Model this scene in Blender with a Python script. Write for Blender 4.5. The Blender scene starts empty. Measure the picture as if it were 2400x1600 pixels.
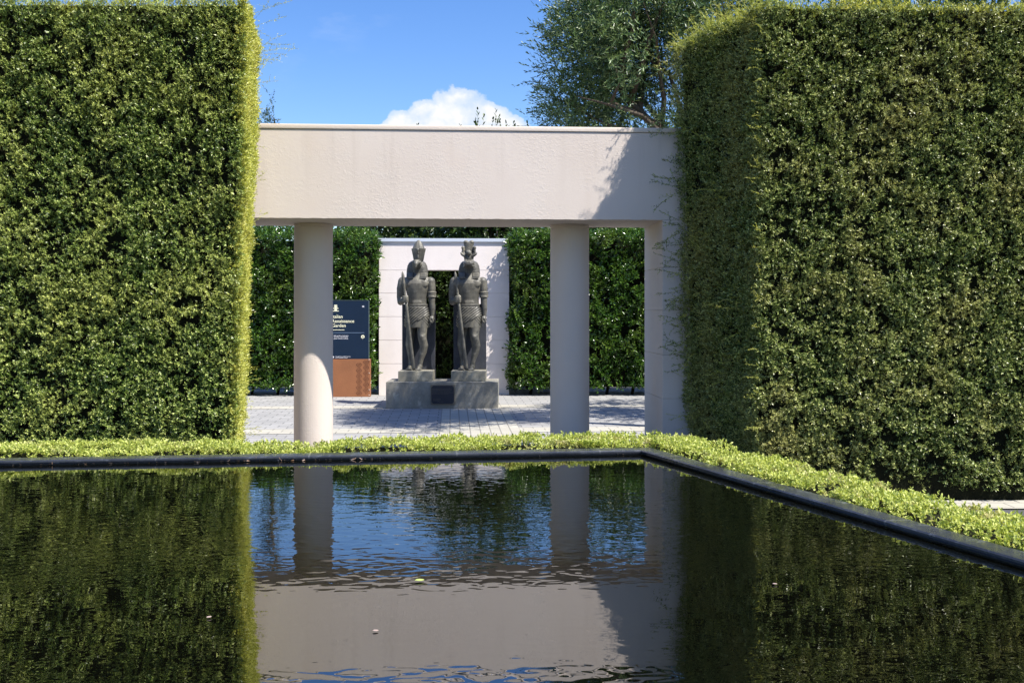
import bpy, bmesh, math
import numpy as np
from mathutils import Vector, Matrix

SC = bpy.context.scene
COL = SC.collection
R = math.radians

# ------------------------------------------------------------------ camera, sky, sun, exposure
F, HOR = 2300.0, 727.0                      # focal length and horizon in photograph pixels (2400 x 1600)
cam = bpy.data.cameras.new("camera")
cam.sensor_fit = 'HORIZONTAL'; cam.sensor_width = 36.0
cam.lens = 36.0 * F / 2400.0
cam.shift_y = -(800.0 - HOR) / 2400.0
cam.clip_start = 0.05; cam.clip_end = 6000
camo = bpy.data.objects.new("camera", cam); COL.objects.link(camo)
camo.location = (0, 0, 1.65); camo.rotation_euler = (R(90), 0, 0)
SC.camera = camo

SUN_EL, SUN_AZ = 57.0, 59.0                 # azimuth measured from behind the camera towards the right
to_sun = Vector((math.sin(R(SUN_AZ)) * math.cos(R(SUN_EL)), -math.cos(R(SUN_AZ)) * math.cos(R(SUN_EL)), math.sin(R(SUN_EL))))
sun = bpy.data.lights.new("sun", 'SUN'); sun.energy = 5.0; sun.angle = R(0.53); sun.color = (1.0, 0.95, 0.87)
suno = bpy.data.objects.new("sun", sun); COL.objects.link(suno)
suno.rotation_euler = to_sun.to_track_quat('Z', 'Y').to_euler()

SC.view_settings.view_transform = 'Standard'; SC.view_settings.look = 'None'
SC.view_settings.exposure = 0.92; SC.view_settings.gamma = 1.0
SC.render.film_transparent = False
SC.cycles.max_bounces = 8; SC.cycles.diffuse_bounces = 2; SC.cycles.glossy_bounces = 3
SC.cycles.transmission_bounces = 4; SC.cycles.transparent_max_bounces = 4
SC.cycles.caustics_reflective = False; SC.cycles.caustics_refractive = False
SC.cycles.use_denoising = True

world = bpy.data.worlds.new("World"); SC.world = world; world.use_nodes = True
wt = world.node_tree; wt.nodes.clear()


class NT:
    """small helper for node trees"""
    def __init__(s, tree): s.t = tree
    def n(s, typ, **kw):
        nd = s.t.nodes.new(typ)
        for k, v in kw.items():
            if k.startswith('i_'):
                nd.inputs[k[2:]].default_value = v
            else:
                setattr(nd, k, v)
        return nd
    def l(s, a, b): s.t.links.new(a, b)
    def val(s, sock, v):
        if isinstance(v, (int, float)): sock.default_value = v
        else: s.l(v, sock)
    def m(s, op, a, b=0.0, c=None, clamp=False):
        nd = s.t.nodes.new('ShaderNodeMath'); nd.operation = op; nd.use_clamp = clamp
        s.val(nd.inputs[0], a); s.val(nd.inputs[1], b)
        if c is not None: s.val(nd.inputs[2], c)
        return nd.outputs[0]
    def ramp(s, fac, stops, interp='LINEAR'):
        nd = s.t.nodes.new('ShaderNodeValToRGB'); cr = nd.color_ramp; cr.interpolation = interp
        while len(cr.elements) > 1: cr.elements.remove(cr.elements[-1])
        for i, (p, c) in enumerate(stops):
            e = cr.elements[0] if i == 0 else cr.elements.new(p)
            e.position = p
            e.color = (c, c, c, 1) if isinstance(c, (int, float)) else (*c, 1)
        s.val(nd.inputs[0], fac)
        return nd.outputs[0]
    def mix(s, fac, a, b, blend='MIX'):
        nd = s.t.nodes.new('ShaderNodeMix'); nd.data_type = 'RGBA'; nd.blend_type = blend
        s.val(nd.inputs[0], fac)
        for sock, v in ((nd.inputs[6], a), (nd.inputs[7], b)):
            if isinstance(v, (tuple, list)): sock.default_value = (*v, 1)
            else: s.l(v, sock)
        return nd.outputs[2]
    def noise(s, vec, scale, detail=3.0, rough=0.55, dist=0.0):
        nd = s.t.nodes.new('ShaderNodeTexNoise')
        nd.inputs['Scale'].default_value = scale; nd.inputs['Detail'].default_value = detail
        nd.inputs['Roughness'].default_value = rough; nd.inputs['Distortion'].default_value = dist
        if vec is not None: s.l(vec, nd.inputs['Vector'])
        return nd.outputs['Fac']
    def mapping(s, vec, scale=(1, 1, 1), rot=(0, 0, 0), loc=(0, 0, 0)):
        nd = s.t.nodes.new('ShaderNodeMapping')
        nd.inputs['Scale'].default_value = scale; nd.inputs['Rotation'].default_value = rot; nd.inputs['Location'].default_value = loc
        s.l(vec, nd.inputs['Vector'])
        return nd.outputs[0]


w = NT(wt)
out = w.n('ShaderNodeOutputWorld'); bg = w.n('ShaderNodeBackground')
bg.inputs['Strength'].default_value = 0.112
sky = w.n('ShaderNodeTexSky'); sky.sky_type = 'NISHITA'; sky.sun_disc = False
sky.sun_elevation = R(SUN_EL); sky.sun_rotation = R(180 - SUN_AZ); sky.ozone_density = 2.2
sky.air_density = 1.0; sky.dust_density = 0.5
hs = w.n('ShaderNodeHueSaturation'); hs.inputs['Saturation'].default_value = 1.3; hs.inputs['Hue'].default_value = 0.512; hs.inputs['Value'].default_value = 1.0
w.l(sky.outputs[0], hs.inputs['Color'])
tc = w.n('ShaderNodeTexCoord'); sep = w.n('ShaderNodeSeparateXYZ'); w.l(tc.outputs['Generated'], sep.inputs[0])
yy = w.m('MAXIMUM', sep.outputs[1], 0.05)
cu = w.m('DIVIDE', sep.outputs[0], yy); cv = w.m('DIVIDE', sep.outputs[2], yy)
cmb = w.n('ShaderNodeCombineXYZ'); w.l(cu, cmb.inputs[0]); w.l(cv, cmb.inputs[1])
nz = w.noise(cmb.outputs[0], 55, 5, 0.62); nz2 = w.noise(cmb.outputs[0], 34, 4, 0.55)
dens = None
for px, py, rx, ry in [(1075, 262, 75, 62), (1010, 285, 75, 55), (1140, 285, 70, 50), (950, 300, 60, 45), (1190, 305, 55, 40), (1060, 320, 150, 66), (915, 308, 34, 26)]:
    a = w.m('DIVIDE', w.m('SUBTRACT', cu, (px - 1200) / F), rx / F)
    b = w.m('DIVIDE', w.m('SUBTRACT', cv, (HOR - py) / F), ry / F)
    d = w.m('SUBTRACT', 1.0, w.m('SQRT', w.m('ADD', w.m('MULTIPLY', a, a), w.m('MULTIPLY', b, b))))
    dens = d if dens is None else w.m('MAXIMUM', dens, d)
dens = w.m('ADD', dens, w.m('MULTIPLY', w.m('SUBTRACT', nz, 0.5), 0.75))
mask = w.ramp(dens, [(0.0, 0.0), (0.14, 0.6), (0.42, 1.0)], 'EASE')
# thin wisp at the top left
wisp = w.m('MULTIPLY', w.ramp(w.noise(w.mapping(cmb.outputs[0], (6, 14, 1), (0, 0, 0.5)), 1.0, 5, 0.6), [(0.5, 0.0), (0.8, 0.6)]),
           w.ramp(w.m('ADD', cv, w.m('MULTIPLY', cu, -0.5)), [(0.33, 0.0), (0.42, 1.0)]))
ccol = w.mix(w.ramp(w.m('ADD', w.m('MULTIPLY', nz2, 0.9), w.m('MULTIPLY', cv, 2.4)), [(0.80, 0.0), (1.0, 1.0)]), (3.3, 3.9, 4.8), (4.75, 4.8, 4.9))
c1 = w.mix(w.m('MULTIPLY', wisp, 0.7), hs.outputs[0], (4.6, 4.9, 5.5))
c2 = w.mix(mask, c1, ccol)
w.l(c2, bg.inputs['Color']); w.l(bg.outputs[0], out.inputs[0])

# ------------------------------------------------------------------ helpers
def px(x, y_depth): return (x - 1200.0) / F * y_depth
def pz(y, y_depth): return 1.65 + (HOR - y) / F * y_depth

def mat(name):
    m = bpy.data.materials.new(name); m.use_nodes = True
    t = NT(m.node_tree); p = m.node_tree.nodes['Principled BSDF']
    tcn = t.n('ShaderNodeTexCoord')
    return m, t, p, tcn.outputs['Object']

def bump(t, p, h, strength, dist=0.02):
    b = t.n('ShaderNodeBump'); b.inputs['Strength'].default_value = strength; b.inputs['Distance'].default_value = dist
    t.l(h, b.inputs['Height']); t.l(b.outputs[0], p.inputs['Normal']); return b

def obj(name, me, m=None, parent=None, loc=None, smooth=False):
    if isinstance(me, bmesh.types.BMesh):
        b = me; me = bpy.data.meshes.new(name); b.to_mesh(me); b.free()
    if smooth:
        me.polygons.foreach_set('use_smooth', np.ones(len(me.polygons), dtype=bool))
    o = bpy.data.objects.new(name, me); COL.objects.link(o)
    if m: me.materials.append(m)
    if parent: o.parent = parent
    if loc is not None: o.location = loc
    return o

def thing(name, label, cat, loc=(0, 0, 0), rz=0.0, group=None):
    o = bpy.data.objects.new(name, None); COL.objects.link(o); o.empty_display_size = 0.2
    o.location = loc; o.rotation_euler = (0, 0, rz); o['label'] = label; o['category'] = cat
    if group: o['group'] = group
    return o

def tag(o, label=None, cat=None, group=None, kind=None):
    if label: o['label'] = label
    if cat: o['category'] = cat
    if group: o['group'] = group
    if kind: o['kind'] = kind
    return o

def box(bm, x0, x1, y0, y1, z0, z1, bev=0.0):
    vs = [bm.verts.new(c) for c in ((x0, y0, z0), (x1, y0, z0), (x1, y1, z0), (x0, y1, z0), (x0, y0, z1), (x1, y0, z1), (x1, y1, z1), (x0, y1, z1))]
    fs = [bm.faces.new([vs[i] for i in f]) for f in ((3, 2, 1, 0), (4, 5, 6, 7), (0, 1, 5, 4), (1, 2, 6, 5), (2, 3, 7, 6), (3, 0, 4, 7))]
    if bev:
        es = list({e for f in fs for e in f.edges})
        bmesh.ops.bevel(bm, geom=es, offset=bev, segments=2, profile=0.6, affect='EDGES')

def loft(bm, rings, cap=True):
    """rings: list of lists of points, all the same length"""
    vr = [[bm.verts.new(p) for p in r] for r in rings]
    n = len(vr[0])
    for a, b in zip(vr, vr[1:]):
        for i in range(n):
            bm.faces.new((a[i], a[(i + 1) % n], b[(i + 1) % n], b[i]))
    if cap:
        bm.faces.new(vr[0][::-1]); bm.faces.new(vr[-1])
    return vr

def ell(cx, cy, z, rx, ry, n=24, pw=1.0):
    pts = []
    for i in range(n):
        a = 2 * math.pi * i / n; c, s = math.cos(a), math.sin(a)
        if pw != 1.0:
            c = math.copysign(abs(c) ** pw, c); s = math.copysign(abs(s) ** pw, s)
        pts.append((cx + rx * c, cy + ry * s, z))
    return pts

def tube(bm, pts, rad, n=10, flat=1.0):
    pts = [Vector(p) for p in pts]; rings = []
    prev = None
    for i, p in enumerate(pts):
        d = (pts[min(i + 1, len(pts) - 1)] - pts[max(i - 1, 0)]).normalized()
        if prev is None:
            a = d.orthogonal().normalized()
        else:
            a = (prev - d * prev.dot(d)).normalized()
        prev = a; b = d.cross(a)
        r = rad[i] if isinstance(rad, (list, tuple)) else rad
        rings.append([p + (a * math.cos(2 * math.pi * k / n) + b * math.sin(2 * math.pi * k / n)) * r for k in range(n)])
    loft(bm, rings)

def ball(bm, c, r, sx=1, sy=1, sz=1, sub=3):
    bmesh.ops.create_icosphere(bm, subdivisions=sub, radius=1.0, matrix=Matrix.Translation(c) @ Matrix.Diagonal((r * sx, r * sy, r * sz, 1)))

def remesh(o, voxel, smooth=4, fac=0.5):
    m = o.modifiers.new('r', 'REMESH'); m.mode = 'VOXEL'; m.voxel_size = voxel; m.use_smooth_shade = True
    s = o.modifiers.new('s', 'SMOOTH'); s.iterations = smooth; s.factor = fac
    dg = bpy.context.evaluated_depsgraph_get()
    me = bpy.data.meshes.new_from_object(o.evaluated_get(dg))
    o.modifiers.clear(); o.data = me
    me.polygons.foreach_set('use_smooth', np.ones(len(me.polygons), dtype=bool))
    return o

# ------------------------------------------------------------------ leaf machinery (numpy)
_lat = np.random.RandomState(5).rand(32, 32, 32)
def vn(P, s, off=0.0):
    q = np.asarray(P) * s + off + 100.0
    i = np.floor(q).astype(int); f = q - i; f = f * f * (3 - 2 * f)
    r = 0
    for dx in (0, 1):
        for dy in (0, 1):
            for dz in (0, 1):
                wgt = (f[:, 0] if dx else 1 - f[:, 0]) * (f[:, 1] if dy else 1 - f[:, 1]) * (f[:, 2] if dz else 1 - f[:, 2])
                r = r + wgt * _lat[(i[:, 0] + dx) % 32, (i[:, 1] + dy) % 32, (i[:, 2] + dz) % 32]
    return r

def unit(v): return v / np.maximum(np.linalg.norm(v, axis=1, keepdims=True), 1e-9)

TPL = {
    'needle': (np.array([(0, 0, 0), (.45, .5, 0), (1, 0, 0), (.45, -.5, 0)]), [(0, 1, 2, 3)]),
    'broad': (np.array([(0, 0, 0), (.3, .46, .14), (.72, .36, .12), (1, 0, 0), (.72, -.36, .12), (.3, -.46, .14)]), [(0, 1, 2, 3), (0, 3, 4, 5)]),
}

def leaf_arrays(P, D, N, L, W, tpl):
    T, Fc = TPL[tpl]
    D = unit(D); S = unit(np.cross(N, D)); N2 = np.cross(D, S)
    k = len(T); n = len(P)
    L = np.broadcast_to(L, (n,)); W = np.broadcast_to(W, (n,))
    V = (P[:, None, :] + T[None, :, 0, None] * (D * L[:, None])[:, None, :]
         + T[None, :, 1, None] * (S * W[:, None])[:, None, :] + T[None, :, 2, None] * (N2 * W[:, None])[:, None, :])
    Q = np.array(Fc)[None, :, :] + (np.arange(n) * k)[:, None, None]
    return V.reshape(-1, 3), Q.reshape(-1, 4)

def quads_mesh(name, parts):
    vs, qs, o = [], [], 0
    for v, q in parts:
        vs.append(v); qs.append(q + o); o += len(v)
    V = np.concatenate(vs).astype(np.float32); Q = np.concatenate(qs).astype(np.int32)
    me = bpy.data.meshes.new(name)
    me.vertices.add(len(V)); me.vertices.foreach_set('co', V.ravel())
    me.loops.add(Q.size); me.loops.foreach_set('vertex_index', Q.ravel())
    me.polygons.add(len(Q)); me.polygons.foreach_set('loop_start', np.arange(len(Q), dtype=np.int32) * 4)
    me.update(calc_edges=True)
    return me

def sprigs(rs, P, A, n, length, L, W, tpl='needle', spread=0.9, jit=0.35, up=0.0):
    """n leaves along each short twig starting at P in direction A"""
    m = len(P); A = unit(A)
    length = np.broadcast_to(length, (m,))
    t = (np.arange(n) + rs.rand(m, n)) / n
    ref = unit(rs.normal(size=(m, 3))); S = unit(np.cross(A, ref)); B = np.cross(A, S)
    ang = (np.arange(n) * 2.4)[None, :] + rs.rand(m, 1) * 6.28 + rs.normal(size=(m, n)) * jit
    rad = S[:, None, :] * np.cos(ang)[..., None] + B[:, None, :] * np.sin(ang)[..., None]
    Dn = A[:, None, :] * (0.5 + 0.5 * t)[..., None] + rad * spread * (1.15 - 0.6 * t)[..., None]
    Pn = P[:, None, :] + A[:, None, :] * (t * length[:, None])[..., None]
    Nn = A[:, None, :] - 0.3 * rad + rs.normal(size=(m, n, 3)) * 0.25 + np.array([up * .3, 0, up])
    sz = 0.7 + 0.6 * rs.rand(m * n)
    return leaf_arrays(Pn.reshape(-1, 3), Dn.reshape(-1, 3), Nn.reshape(-1, 3), L * sz, W * (0.8 + 0.4 * rs.rand(m * n)), tpl)

def shoots(rs, P, D, length, bend, needle=0.016, step=0.008, W=0.004, stem=0.0035):
    """long thin shoots with tiny needles and a stem"""
    parts = []
    for p, d, ln in zip(P, D, length):
        k = max(5, int(ln / 0.03)); d = Vector(d).normalized(); p = Vector(p)
        bx = Vector(rs.normal(size=3)) * bend + Vector((0, 0, 0.06)); seg = ln / k
        sp, sd = [], []
        for i in range(k):
            sp.append(p.copy()); sd.append(d.copy()); p = p + d * seg; d = (d + bx * 0.12 + Vector(rs.normal(size=3)) * 0.05).normalized()
        sp = np.array(sp); sd = np.array(sd)
        parts.append(leaf_arrays(sp, sd, rs.normal(size=(k, 3)), seg * 1.25, stem, 'needle'))
        parts.append(leaf_arrays(sp, sd, np.cross(sd, rs.normal(size=3)) , seg * 1.25, stem, 'needle'))
        m = int(ln / step); idx = np.minimum((rs.rand(m) ** 0.9 * k).astype(int), k - 1)
        nd = sd[idx] * 0.7 + rs.normal(size=(m, 3)) * 0.6
        parts.append(leaf_arrays(sp[idx] + sd[idx] * (rs.rand(m, 1) * seg), nd, rs.normal(size=(m, 3)), needle * (0.6 + 0.7 * rs.rand(m)), W, 'needle'))
        # side twiglets
        for j in range(int(ln / 0.07)):
            q = rs.randint(k); tw = unit((sd[q] * 0.6 + rs.normal(size=3) * 0.7)[None])[0]; tl = 0.03 + 0.05 * rs.rand()
            mm = 9
            parts.append(leaf_arrays(np.array([sp[q]]), np.array([tw]), rs.normal(size=(1, 3)), tl, stem * 0.8, 'needle'))
            parts.append(leaf_arrays(sp[q] + tw * (rs.rand(mm, 1) * tl), tw * 0.7 + rs.normal(size=(mm, 3)) * 0.6, rs.normal(size=(mm, 3)), needle, W, 'needle'))
    return parts

def face_points(rs, face, dens):
    a, b, c, d = [np.array(p, float) for p in face]
    area = 0.5 * np.linalg.norm(np.cross(c - a, d - b)); n = int(area * dens)
    u, v = rs.rand(n, 1), rs.rand(n, 1)
    P = a * (1 - u) * (1 - v) + b * u * (1 - v) + c * u * v + d * (1 - u) * v
    nr = np.cross(c - a, d - b); nr /= np.linalg.norm(nr)
    return P, np.repeat(nr[None], n, 0)

# ------------------------------------------------------------------ materials
def leaf_mat(name, dark, mid, light, rough=0.5, trans=0.3, patch=(1.6, 0.5, 0.7), patch_col=None, spec=0.5, fine=14.0, mid_at=0.55):
    m, t, p, oc = mat(name)
    g = t.n('ShaderNodeNewGeometry')
    nf = t.noise(oc, fine, 2, 0.6)
    rnd = t.m('ADD', t.m('MULTIPLY', g.outputs['Random Per Island'], 0.55), t.m('MULTIPLY', t.ramp(nf, [(0.3, 0.0), (0.7, 1.0)]), 0.45))
    col = t.ramp(rnd, [(0.0, dark), (mid_at * .4, dark), (mid_at, mid), (1.0, light)])
    if patch_col:
        np_ = t.ramp(t.noise(oc, patch[0], 3, 0.6), [(patch[1], 0.0), (patch[2], 1.0)])
        col = t.mix(t.m('MULTIPLY', np_, t.m('ADD', 0.25, t.m('MULTIPLY', rnd, 0.75))), col, patch_col)
    t.l(col, p.inputs['Base Color']); p.inputs['Roughness'].default_value = rough
    p.inputs['Specular IOR Level'].default_value = spec
    tr = t.n('ShaderNodeBsdfTranslucent'); mx = t.n('ShaderNodeMixShader'); mx.inputs[0].default_value = trans
    t.l(t.mix(0.5, col, t.mix(1.0, col, (1.5, 1.5, 0.6), 'MULTIPLY')), tr.inputs['Color'])
    o = t.t.nodes['Material Output']
    t.l(p.outputs[0], mx.inputs[1]); t.l(tr.outputs[0], mx.inputs[2]); t.l(mx.outputs[0], o.inputs[0])
    return m

M = {}
M['yew'] = leaf_mat('yew_leaf', (.012, .036, .006), (.19, .275, .045), (.80, .84, .30), 0.38, 0.2, (1.5, .45, .68), (.56, .58, .15), fine=40, spec=.45, mid_at=.56)
M['yew2'] = leaf_mat('yew_leaf_olive', (.012, .034, .006), (.20, .265, .055), (.82, .82, .34), 0.38, 0.16, (1.3, .45, .70), (.48, .44, .15), fine=40, spec=.45, mid_at=.56)
M['gold'] = leaf_mat('yew_sunlit_and_new_growth', (.16, .19, .03), (.48, .50, .10), (.74, .73, .22), 0.45, 0.35, (1.5, .45, .68), (.60, .55, .14))  # for young shoots, and for sunshine painted onto the sunny hedge faces
M['laurel'] = leaf_mat('laurel_leaf', (.02, .06, .008), (.06, .14, .018), (.17, .27, .04), 0.22, 0.25, (1.2, .5, .7), (.15, .20, .035), 0.8, 5)
M['box'] = leaf_mat('box_leaf', (.20, .26, .04), (.52, .57, .13), (.80, .80, .34), 0.5, 0.35, (6.0, .56, .70), (.46, .36, .24), 0.4, 25)
M['olive'] = leaf_mat('olive_leaf', (.018, .05, .015), (.085, .145, .045), (.32, .39, .18), 0.38, 0.2, (1.5, .5, .7), (.13, .19, .05), 0.5, 4)
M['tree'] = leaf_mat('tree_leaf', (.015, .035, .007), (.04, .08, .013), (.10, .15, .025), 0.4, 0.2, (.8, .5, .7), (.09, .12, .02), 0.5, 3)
M['pine'] = leaf_mat('pine_leaf', (.02, .05, .03), (.05, .09, .055), (.10, .15, .09), 0.5, 0.2)

def simple(name, col, rough=0.6, nscale=6, var=0.25, bmp=0.0, bscale=60, metallic=0.0, spec=0.5):
    m, t, p, oc = mat(name)
    n = t.noise(oc, nscale, 5, 0.6)
    c = t.mix(t.ramp(n, [(0.25, 0.0), (0.75, 1.0)]), tuple(x * (1 - var) for x in col), tuple(min(1, x * (1 + var)) for x in col))
    t.l(c, p.inputs['Base Color']); p.inputs['Roughness'].default_value = rough; p.inputs['Metallic'].default_value = metallic
    p.inputs['Specular IOR Level'].default_value = spec
    if bmp: bump(t, p, t.noise(oc, bscale, 4, 0.6), bmp)
    return m

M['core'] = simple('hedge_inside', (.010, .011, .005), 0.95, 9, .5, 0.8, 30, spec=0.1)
M['bark'] = simple('bark', (.10, .075, .05), 0.9, 8, .4, 0.8, 30)

def stucco(name, col):
    m, t, p, oc = mat(name)
    big = t.noise(oc, 0.9, 5, 0.6); fine = t.noise(oc, 45, 4, 0.65)
    streak = t.noise(t.mapping(oc, (1.6, 1.6, 0.35)), 1.6, 3, 0.5)
    c = t.mix(t.ramp(big, [(0.3, 0.0), (0.72, 1.0)]), tuple(x * f for x, f in zip(col, (.92, .90, .88))), col)
    c = t.mix(t.m('MULTIPLY', t.ramp(streak, [(0.5, 0.0), (0.85, 1.0)]), 0.16), c, (.47, .35, .27))
    c = t.mix(t.m('MULTIPLY', t.ramp(t.noise(oc, 3.2, 4, .7), [(0.55, 0.0), (0.8, 1.0)]), 0.18), c, (.52, .52, .50))
    sz = t.n('ShaderNodeSeparateXYZ'); t.l(oc, sz.inputs[0])
    runs = t.m('MULTIPLY', t.ramp(t.noise(t.mapping(oc, (5, 5, .35)), 1.6, 4, .65), [(.52, 0.0), (.78, 1.0)]), t.ramp(t.m('DIVIDE', sz.outputs[2], 4.0), [(.66, 0.10), (.865, .75), (.88, 0.0)]))
    c = t.mix(t.m('MULTIPLY', runs, .32), c, (.34, .28, .23))
    c = t.mix(t.m('MULTIPLY', t.ramp(t.noise(oc, 1.1, 2, .5), [(.6, 0.0), (.75, 1.0)]), .22), c, (.60, .44, .33))
    t.l(c, p.inputs['Base Color']); p.inputs['Roughness'].default_value = 0.85; p.inputs['Specular IOR Level'].default_value = 0.25
    patches = t.ramp(t.noise(oc, 1.6, 3, 0.6), [(0.42, 0.05), (0.65, 1.0)])
    h = t.m('ADD', t.m('MULTIPLY', t.ramp(t.noise(t.mapping(oc, (1, 1, 1.5)), 26, 5, 0.62, 0.8), [(0.45, 0.0), (0.75, 1.0)]), patches), t.m('MULTIPLY', fine, 0.25))
    bump(t, p, h, 0.2, 0.009)
    return m
M['stucco'] = stucco('pink_cream_stucco', (.67, .59, .525))
M['stucco_far'] = stucco('pale_pink_stucco', (.84, .77, .73))
M['cap'] = simple('cream_cap', (.68, .58, .49), 0.6, 2, .05, 0.1, 40)
M['capmetal'] = simple('grey_cap_flashing', (.55, .60, .68), 0.35, 2, .06)
M['stone'] = None

def stone(name, a, b, stain, rough=0.75, lichen=True):
    m, t, p, oc = mat(name)
    n1 = t.noise(oc, 3.5, 6, 0.65); n2 = t.noise(oc, 22, 4, 0.65)
    c = t.mix(t.ramp(n1, [(0.32, 0.0), (0.66, 1.0)]), a, b)
    c = t.mix(t.m('MULTIPLY', t.ramp(n2, [(0.45, 0.0), (0.75, 1.0)]), 0.4), c, stain)
    if lichen:
        c = t.mix(t.m('MULTIPLY', t.ramp(t.noise(oc, 7, 3, .6), [(0.58, 0.0), (0.7, 1.0)]), 0.5), c, tuple(min(1, x * 1.6) for x in b))
    t.l(c, p.inputs['Base Color']); p.inputs['Roughness'].default_value = rough
    bump(t, p, t.m('ADD', n2, t.noise(oc, 90, 2, .5)), 0.35, 0.008)
    return m
M['statue'] = stone('statue_stone', (.04, .04, .037), (.17, .158, .125), (.02, .02, .02), 0.48)
M['slab'] = stone('statue_slab', (.022, .025, .036), (.05, .054, .066), (.015, .015, .02), 0.6, False)
M['block'] = stone('statue_base_stone', (.20, .19, .15), (.30, .28, .22), (.13, .13, .11))
M['plinth'] = stone('plinth_concrete', (.19, .18, .15), (.31, .295, .25), (.12, .12, .11))

def paving(name, c0, c1, mortar, bw, bh, off=0.5):
    m, t, p, oc = mat(name)
    b = t.n('ShaderNodeTexBrick'); b.offset = off
    b.inputs['Scale'].default_value = 1.0; b.inputs['Brick Width'].default_value = bw; b.inputs['Row Height'].default_value = bh
    b.inputs['Mortar Size'].default_value = 0.008; b.inputs['Mortar Smooth'].default_value = 0.3; b.inputs['Bias'].default_value = 0.0
    b.inputs['Color1'].default_value = (*c0, 1); b.inputs['Color2'].default_value = (*c1, 1); b.inputs['Mortar'].default_value = (*mortar, 1)
    t.l(oc, b.inputs['Vector'])
    c = t.mix(t.m('MULTIPLY', t.ramp(t.noise(oc, 0.8, 5, .65), [(0.35, 1.0), (0.6, 0.0)]), 0.35), b.outputs['Color'], tuple(x * .7 for x in c0))
    c = t.mix(t.m('MULTIPLY', t.ramp(t.noise(oc, 60, 2, .6), [(0.5, 0.0), (0.8, 1.0)]), 0.25), c, tuple(x * .6 for x in c0))
    t.l(c, p.inputs['Base Color']); p.inputs['Roughness'].default_value = 0.85
    h = t.m('SUBTRACT', t.m('MULTIPLY', t.noise(oc, 50, 3, .6), 0.25), b.outputs['Fac'])
    bump(t, p, h, 0.5, 0.006)
    return m
M['pave'] = paving('grey_pavers', (.27, .266, .258), (.33, .325, .315), (.10, .10, .10), .30, .20)
M['sett'] = paving('cream_setts', (.38, .36, .305), (.44, .42, .36), (.16, .15, .13), .138, .138, 0.0)
M['band'] = paving('cream_band_pavers', (.38, .36, .305), (.42, .40, .34), (.17, .16, .14), .30, .20)
M['dark_ground'] = simple('ground_dark_grey', (.075, .075, .08), 0.9, 3, .3, 0.6, 80)  # even dark grey for all open ground
m, t, p, oc = mat('slate_rim')
dep = t.ramp(t.noise(t.mapping(oc, (1, 1, 3)), 16, 6, .7), [(0.56, 0.0), (0.72, 1.0)])
c = t.mix(t.ramp(t.noise(oc, 2.5, 5, .65), [(0.3, 0.0), (0.7, 1.0)]), (.016, .018, .024), (.045, .05, .062))
sr = t.n('ShaderNodeSeparateXYZ'); t.l(oc, sr.inputs[0])
u1 = t.m('ADD', sr.outputs[0], t.m('MULTIPLY', sr.outputs[1], .116)); u2 = sr.outputs[1]
isr = t.m('LESS_THAN', sr.outputs[1], t.m('SUBTRACT', t.m('MULTIPLY', sr.outputs[0], .116), .02))
uu = t.m('ADD', t.m('MULTIPLY', u2, isr), t.m('MULTIPLY', u1, t.m('SUBTRACT', 1.0, isr)))
jn = t.m('LESS_THAN', t.m('FRACT', t.m('ADD', t.m('DIVIDE', uu, .92), 50.3)), .009)
c = t.mix(jn, c, (.09, .095, .10))
t.l(t.mix(t.m('MULTIPLY', dep, 0.45), c, (.20, .22, .25)), p.inputs['Base Color'])
t.l(t.ramp(t.noise(oc, 9, 4, .6), [(0.3, .16), (0.7, .38)]), p.inputs['Roughness'])
bump(t, p, t.noise(oc, 30, 4, .65), .4, .004)
M['rim'] = m
M['rim_in'] = simple('slate_wall', (.012, .014, .02), 0.5, 6, .5, 0.2, 30)
M['navy'] = simple('navy_enamel', (.006, .018, .042), 0.5, 3, .12, spec=0.25)
M['cream'] = simple('cream_lettering', (.80, .77, .55), 0.6, 3, .03)
M['white'] = simple('white_lettering', (.75, .75, .80), 0.6, 3, .03)
M['rule'] = simple('blue_rule', (.12, .18, .27), 0.6, 3, .03)
M['edge'] = simple('sign_edge', (.09, .13, .15), 0.4, 3, .1)
M['rust'] = simple('rust_steel', (.27, .105, .042), 0.8, 2.5, .18, 0.2, 60)
M['rustdark'] = simple('rust_dark_pattern', (.10, .03, .012), 0.8, 3, .15)
M['bronze'] = simple('plaque_bronze', (.16, .14, .11), 0.45, 8, .3, metallic=0.4)
M['plaque'] = simple('plaque_navy', (.010, .013, .026), 0.35, 5, .2)
M['plaquetext'] = simple('plaque_lettering', (.07, .062, .055), 0.6, 5, .2)
M['litter'] = leaf_mat('dry_leaf', (.25, .14, .07), (.42, .27, .18), (.65, .5, .42), 0.7, 0.2)
M['leafpale'] = simple('pale_leaf', (.36, .27, .23), 0.6, 30, .15)
M['leafgreen'] = simple('yellow_green_leaf', (.38, .44, .12), 0.5, 30, .15)

# water: clear dark pool, a mirror broken by faint ripples
m, t, p, oc = mat('pool_water')
p.inputs['Base Color'].default_value = (.0016, .0018, .001, 1)
p.inputs['Roughness'].default_value = 0.0; p.inputs['IOR'].default_value = 3.0
a1 = t.noise(t.mapping(oc, (4.0, 6.0, 1), (0, 0, 0.15)), 1.0, 1.0, 0.5, 0.4)
a2 = t.noise(t.mapping(oc, (11, 17, 1), (0, 0, -0.2)), 1.0, 1.0, 0.5, 0.5)
a3 = t.noise(t.mapping(oc, (24, 34, 1), (0, 0, 0.3)), 1.0, 0.0, 0.5, 0.3)
sy = t.n('ShaderNodeSeparateXYZ'); t.l(oc, sy.inputs[0])
gn = t.noise(t.mapping(oc, (.7, 1.2, 1), (0, 0, .1)), 1.0, 2, 0.5)
yb = t.m('ADD', sy.outputs[1], t.m('MULTIPLY', t.m('SUBTRACT', gn, 0.5), 1.4))       # a breeze ruffles the middle of the pool
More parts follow.
